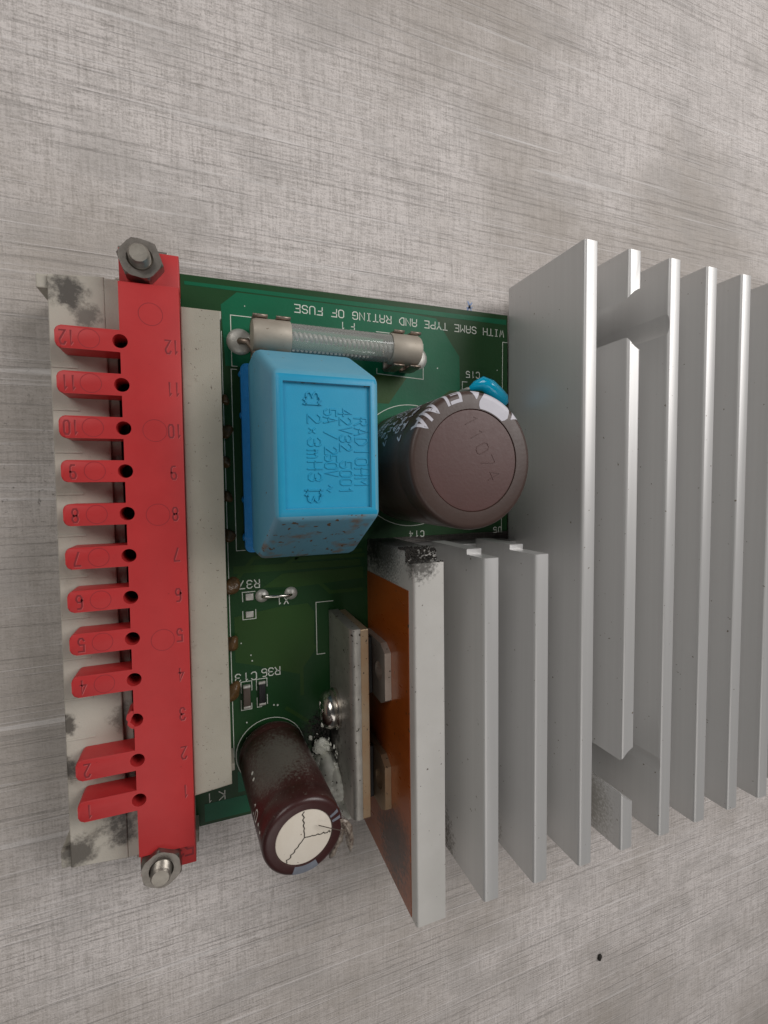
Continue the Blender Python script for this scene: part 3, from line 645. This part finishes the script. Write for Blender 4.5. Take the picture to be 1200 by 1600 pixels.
# ================================================================== fuse clips and fuse
FY, FZ = 88.75, 5.3
def fuse_clip(xa, xb, lug):
    bm = B(); box(bm, xa, xb, FY - 2.6, FY + 2.6, .15, .6, .1, 1)
    w = (xb - xa) * .40
    for x0 in (xa - .1, xb - w + .1):
        for s in (1, -1):
            prof = [(2.4, .3), (3.05, 1.2), (3.25, 3.2), (3.2, FZ), (3.08, FZ + .8), (2.98, FZ + 1.25), (3.25, FZ + 1.5)]
            for (ya, za), (yb, zb) in zip(prof, prof[1:]):
                q = [bm.verts.new((x, FY + s * y, z)) for x, y, z in ((x0, ya, za), (x0 + w, ya, za), (x0 + w, yb, zb), (x0, yb, zb))]
                bm.faces.new(q)
    bmesh.ops.remove_doubles(bm, verts=bm.verts[:], dist=.001)
    o = obj('fuse_clip', bm, 'clip', mod, 'tarnished spring clip gripping the fuse end', 60)
    sm = o.modifiers.new('thickness', 'SOLIDIFY'); sm.thickness = .28
    s = 1 if lug < 40 else -1
    bm = B(); tube(bm, [(lug + s * 2.6, FY - 2.2, .8), (lug + s * 2.0, FY - .9, 1.2), (lug + s * 1.2, FY, 1.4), (lug, FY + .1, 1.0), (lug - s * .1, FY + .1, 0)], .62, 8)
    obj('lug', bm, 'clip', o, smooth=60)
    bm = B(); lathe(bm, [(2.35, .03), (2.2, .3), (1.6, .55), (.7, .72), (0, .75)], Matrix.Translation((lug, FY + .2, 0)), 28); obj('solder_joint', bm, 'solder', o, smooth=50)
fuse_clip(25.4, 31.6, 23.6); fuse_clip(51.2, 56.6, 58.9)
fuse = thing('fuse', (41, FY, FZ), 'clear glass tube fuse with coiled wire and dull metal caps, held above the blue choke', 'fuse')
RX = Matrix.Translation((0, FY, FZ)) @ Matrix.Rotation(PI / 2, 4, 'Y')
for xa, xb, s in ((25.1, 31.7, 1), (50.6, 56.8, -1)):
    bm = B(); L3 = xb - xa
    pf = [(0, 0), (2.1, 0), (2.6, .2), (2.85, .7), (2.88, L3 - .15), (2.78, L3), (2.6, L3)]
    T = RX @ Matrix.Translation((0, 0, xa)) if s > 0 else RX @ Matrix.Translation((0, 0, xb)) @ Matrix.Rotation(PI, 4, 'X')
    lathe(bm, pf, T, 40); obj('end_cap', bm, 'tin', fuse, smooth=40)
bm = B(); lathe(bm, [(2.62, 31.2), (2.62, 51.2)], RX, 40)
obj('glass_tube', bm, 'glass', fuse, smooth=60)
bm = B(); N_ = 23; pts = []
for k in range(N_ * 10 + 1):
    t = k / (N_ * 10); a = 2 * PI * N_ * t
    pts.append((31.4 + 20.2 * t, FY + .1 - .5 * t + .55 * math.cos(a), FZ + 1.45 + .5 * math.sin(a)))
tube(bm, pts, .29, 6); obj('coiled_element', bm, 'coil', fuse, smooth=60)
# ================================================================== heat sink
HX0, HP, HT, HH = 81.68, 10.571, 3.01, 22.6
YA, YZ = -10.95, 106.2
bm = B()
box(bm, 53.0, HX0 + .1, YA, 49.9, TZ + .02, 3.0); box(bm, HX0 + 6, HX0 + 9 * HP, YA, YZ, TZ + .02, 3.0)
box(bm, HX0 + .1, HX0 + 6, YA, YZ, .02, 3.0)
hs = obj('heat_sink', bm, 'alu', mod, 'finned satin aluminium heat sink along the right side of the board')
def fin_short(name, x0, x1, zb, ledge_z, ledge_y, mk):
    bm = B(); pts = [(YA, zb), (ledge_y, zb), (ledge_y, ledge_z), (50.0, ledge_z - .02), (50.0, HH), (YA, HH)]
    prism(bm, pts, x0, x1, 0, lambda a, b, c: (c, a, b))
    bevel(bm, [e for e in bm.edges if all(v.co.z > HH - .01 for v in e.verts) and all(abs(v.co.x - x0) < .01 for v in e.verts)], .55, 3)
    bevel(bm, [e for e in bm.edges if all(v.co.z > HH - .01 for v in e.verts) and all(abs(v.co.x - x1) < .01 for v in e.verts)], .2, 2)
    return obj(name, bm, mk, hs, smooth=50)
slab = fin_short('mounting_wall', 47.5, 52.98, TZ + .02, 19.7, 51.8, 'aludirt')
slab['label'] = 'thick stained outer wall faced with amber film'
fin_short('fin', HX0 - 2 * HP, HX0 - 2 * HP + HT, 3.0, 17.1, 50.95, 'alu')
fin_short('fin', HX0 - HP, HX0 - HP + HT, 3.0, 15.2, 50.95, 'alu')
def long_fin(k, zb, cuts):
    x0 = HX0 + k * HP; x1 = x0 + HT
    bm = B(); box(bm, x0, x1, YA, YZ, zb, HH)
    bevel(bm, [e for e in bm.edges if all(v.co.z > HH - .01 for v in e.verts) and all(abs(v.co.x - x0) < .01 for v in e.verts)], .6, 4)
    bevel(bm, [e for e in bm.edges if all(v.co.z > HH - .01 for v in e.verts) and all(abs(v.co.x - x1) < .01 for v in e.verts)], .2, 2)
    o = obj('fin', bm, 'alu', hs, smooth=50)
    for cx, cy, r in cuts:
        cb = B(); lathe(cb, [(0, zb + .8), (r, zb + .8), (r, HH + 3), (0, HH + 3)], Matrix.Translation((cx, cy, 0)), 96)
        bmesh.ops.recalc_face_normals(cb, faces=cb.faces[:])
        me = bpy.data.meshes.new('cutter'); cb.to_mesh(me); cb.free(); co = bpy.data.objects.new('cutter', me); C.objects.link(co)
        md = o.modifiers.new('mill', 'BOOLEAN'); md.operation = 'DIFFERENCE'; md.object = co; md.solver = 'EXACT'
        dg = bpy.context.evaluated_depsgraph_get(); nm = bpy.data.meshes.new_from_object(o.evaluated_get(dg))
        o.modifiers.clear(); o.data = nm; bpy.data.objects.remove(co); bpy.data.meshes.remove(me)
    return o
cuts = [(97.11, 93.6, 6.05), (97.11, 4.2, 5.9)]
long_fin(0, .02, [])
long_fin(1, 2.5, cuts); long_fin(2, 2.5, cuts)
for k in range(3, 9): long_fin(k, 3.0, [])
# amber film on the outer wall
bm = B(); prism(bm, [(-10.6, -5), (45.3, -5), (45.3, 20.6), (-10.7, 20.6)], 47.36, 47.49, 0, lambda a, b, c: (c, a, b))
obj('insulating_film', bm, 'kapton', hs, 'scuffed amber insulating film')
# grime caked on the milled end of the wall
bm = B(); rnd = random.Random(11)
for k in range(560):
    u = rnd.random() ** 1.6
    x = 47.4 + 5.5 * u; z = 19.8 if k % 2 else rnd.uniform(16, 22.3)
    y = rnd.uniform(50, 51.9) if k % 2 else 50.02 if z > 19.7 else 51.85
    r = rnd.uniform(.06, .22)
    g = bmesh.ops.create_icosphere(bm, subdivisions=1, radius=r, matrix=Matrix.Translation((x, y, z + r * .3)))
tag(obj('grime_crumb', bm, 'grime_and_shade', hs), kind='stuff')
# ================================================================== clamp bar, screw, transistors
bm = B()
pts = [(39.0, .6), (42.3, .6), (42.3, 15.0), (40.85, 15.15)] + [(40.2, 15.2), (39.6, 15.05), (39.2, 14.6), (39.02, 13.9)]
prism(bm, [(x, z) for x, z in [(39.0, .6), (40.85, .6), (40.85, 15.15), (40.2, 15.2), (39.6, 15.05), (39.2, 14.6), (39.02, 13.9)]], 4.6, 38.2, 0, lambda a, b, c: (a, c, b))
clamp = obj('clamp_bar', bm, 'bar', mod, 'upright dirty grey metal clamp bar with one screw', 50)
bm = B(); box(bm, 40.87, 42.4, 4.4, 38.0, .6, 14.9, .15, 2); obj('backing_strip', bm, 'tan', clamp, 'tan strip behind the bar')
SX = Matrix.Translation((39.0, 20.6, 5.6)) @ Matrix.Rotation(-PI / 2, 4, 'Y')
bm = B(); lathe(bm, [(3.7, 0), (3.75, .15), (3.75, .55), (3.6, .7), (2, .72)], SX, 40); obj('washer', bm, 'bright', clamp, smooth=40)
bm = B(); lathe(bm, [(3.35, .7), (3.5, 1.1), (3.45, 1.8), (3.1, 2.5), (2.3, 3.0), (1.1, 3.25), (0, 3.3)], SX, 40)
for s in (0, 1):
    T = SX @ Matrix.Rotation(s * PI / 2 + .4, 4, 'Z'); fs = box(bm, -1.6, 1.6, -.28, .28, 2.9, 3.33)
    vs = {v for f in fs for v in f.verts}
    for v in vs: v.co = T @ v.co
obj('screw', bm, 'bright', clamp, smooth=50)
def transistor(y0, y1, zt, label, mk):
    yc = (y0 + y1) / 2; bm = B(); n = 24
    # tab with clipped corners and a hole: YZ outline, bridged to the hole
    out = [(y0, 1), (y1, 1), (y1, zt - 2.2), (y1 - 1.3, zt), (y0 + 1.3, zt), (y0, zt - 2.2)]
    hole = arc(yc, zt - 3.3, 1.8, 0, 2 * PI, n)[:-1]
    es = []
    for ring_ in (out, hole):
        vs = [bm.verts.new((46.1, a, b)) for a, b in ring_]; es += [bm.edges.new((vs[i], vs[(i + 1) % len(vs)])) for i in range(len(vs))]
    bmesh.ops.triangle_fill(bm, use_beauty=True, use_dissolve=False, edges=es)
    ex = bmesh.ops.extrude_face_region(bm, geom=bm.faces[:])
    for v in [q for q in ex['geom'] if isinstance(q, bmesh.types.BMVert)]: v.co.x = 47.33
    o = obj('transistor', bm, mk, mod, label)
    bm = B(); box(bm, 42.6, 46.05, y0 + .1, y1 - .1, .8, 6.2, .15, 1); obj('package', bm, 'black', o)
    for k in (-2.54, 0, 2.54):
        bm = B(); box(bm, 44.0, 44.6, yc + k - .4, yc + k + .4, -.5, .79); obj('lead', bm, 'solder', o)
transistor(22.4, 33.7, 12.8, 'upright transistor with grey tab beside the middle of the amber film', 'tab')
transistor(1.6, 12.2, 12.2, 'upright transistor with brown stained tab at the lower end of the amber film', 'tan')
bm = B()
for k, (x, y, z, a, b, c) in enumerate(((39.6, 2.6, 1.0, 3.6, 2.6, 2.6), (38.5, 6.0, 4.0, 1.5, 3.4, 6.5), (37.8, 7.0, 2.2, 1.9, 2.8, 4.4), (40.6, 2.6, 4.5, 2.2, 2.2, 6.6), (42.4, 1.6, 3.4, 1.9, 2.2, 6.0), (36.9, 6.6, .8, 2.2, 3.0, 2.2), (37.2, 11.0, .8, 1.5, 1.6, 1.6))):
    blob(bm, (x, y, z), (a, b, c), 40 + k, .30, 4)
rnd = random.Random(77)
for k in range(150):
    x = rnd.gauss(38.0, 1.3); y = rnd.gauss(8.0, 3.0); r = rnd.uniform(.12, .5)
    if x < 39 + r and y > .4: blob(bm, (x, y, rnd.uniform(0, 6) if x > 37.6 else .1), (r, r * 1.2, r * .8), k, .35, 1)
for v in bm.verts:
    n = math.sin(v.co.x * 5.1 + v.co.z * 3.3) * math.sin(v.co.y * 4.3 + v.co.z * 2.1); v.co.x += .14 * n; v.co.z += .18 * math.sin(v.co.y * 6.1 + v.co.x * 4.7)
obj('thermal_paste', bm, 'paste', mod, 'smear of white paste at the foot of the clamp bar', 80)
bm = B(); rnd = random.Random(21)
for k in range(260):
    x = rnd.gauss(37.6, 1.5); y = rnd.gauss(12.5, 2.4)
    if x > 38.8: x = 38.8 - rnd.random()
    r = rnd.uniform(.08, .30); bmesh.ops.create_icosphere(bm, subdivisions=1, radius=r, matrix=Matrix.Translation((x, y, r * .5)))
tag(obj('grime_crumb', bm, 'grime_and_shade', board), kind='stuff')
# ================================================================== loose bits on the worktop
bm = B(); blob(bm, (115.8, -69.7, TZ + .3), (.75, .9, .5), 3, .35, 2)
tag(obj('dirt_crumb', bm, 'grime_and_shade', smooth=70), 'tiny dark crumb of dirt lying alone on the pale worktop below the heat sink', 'crumb')
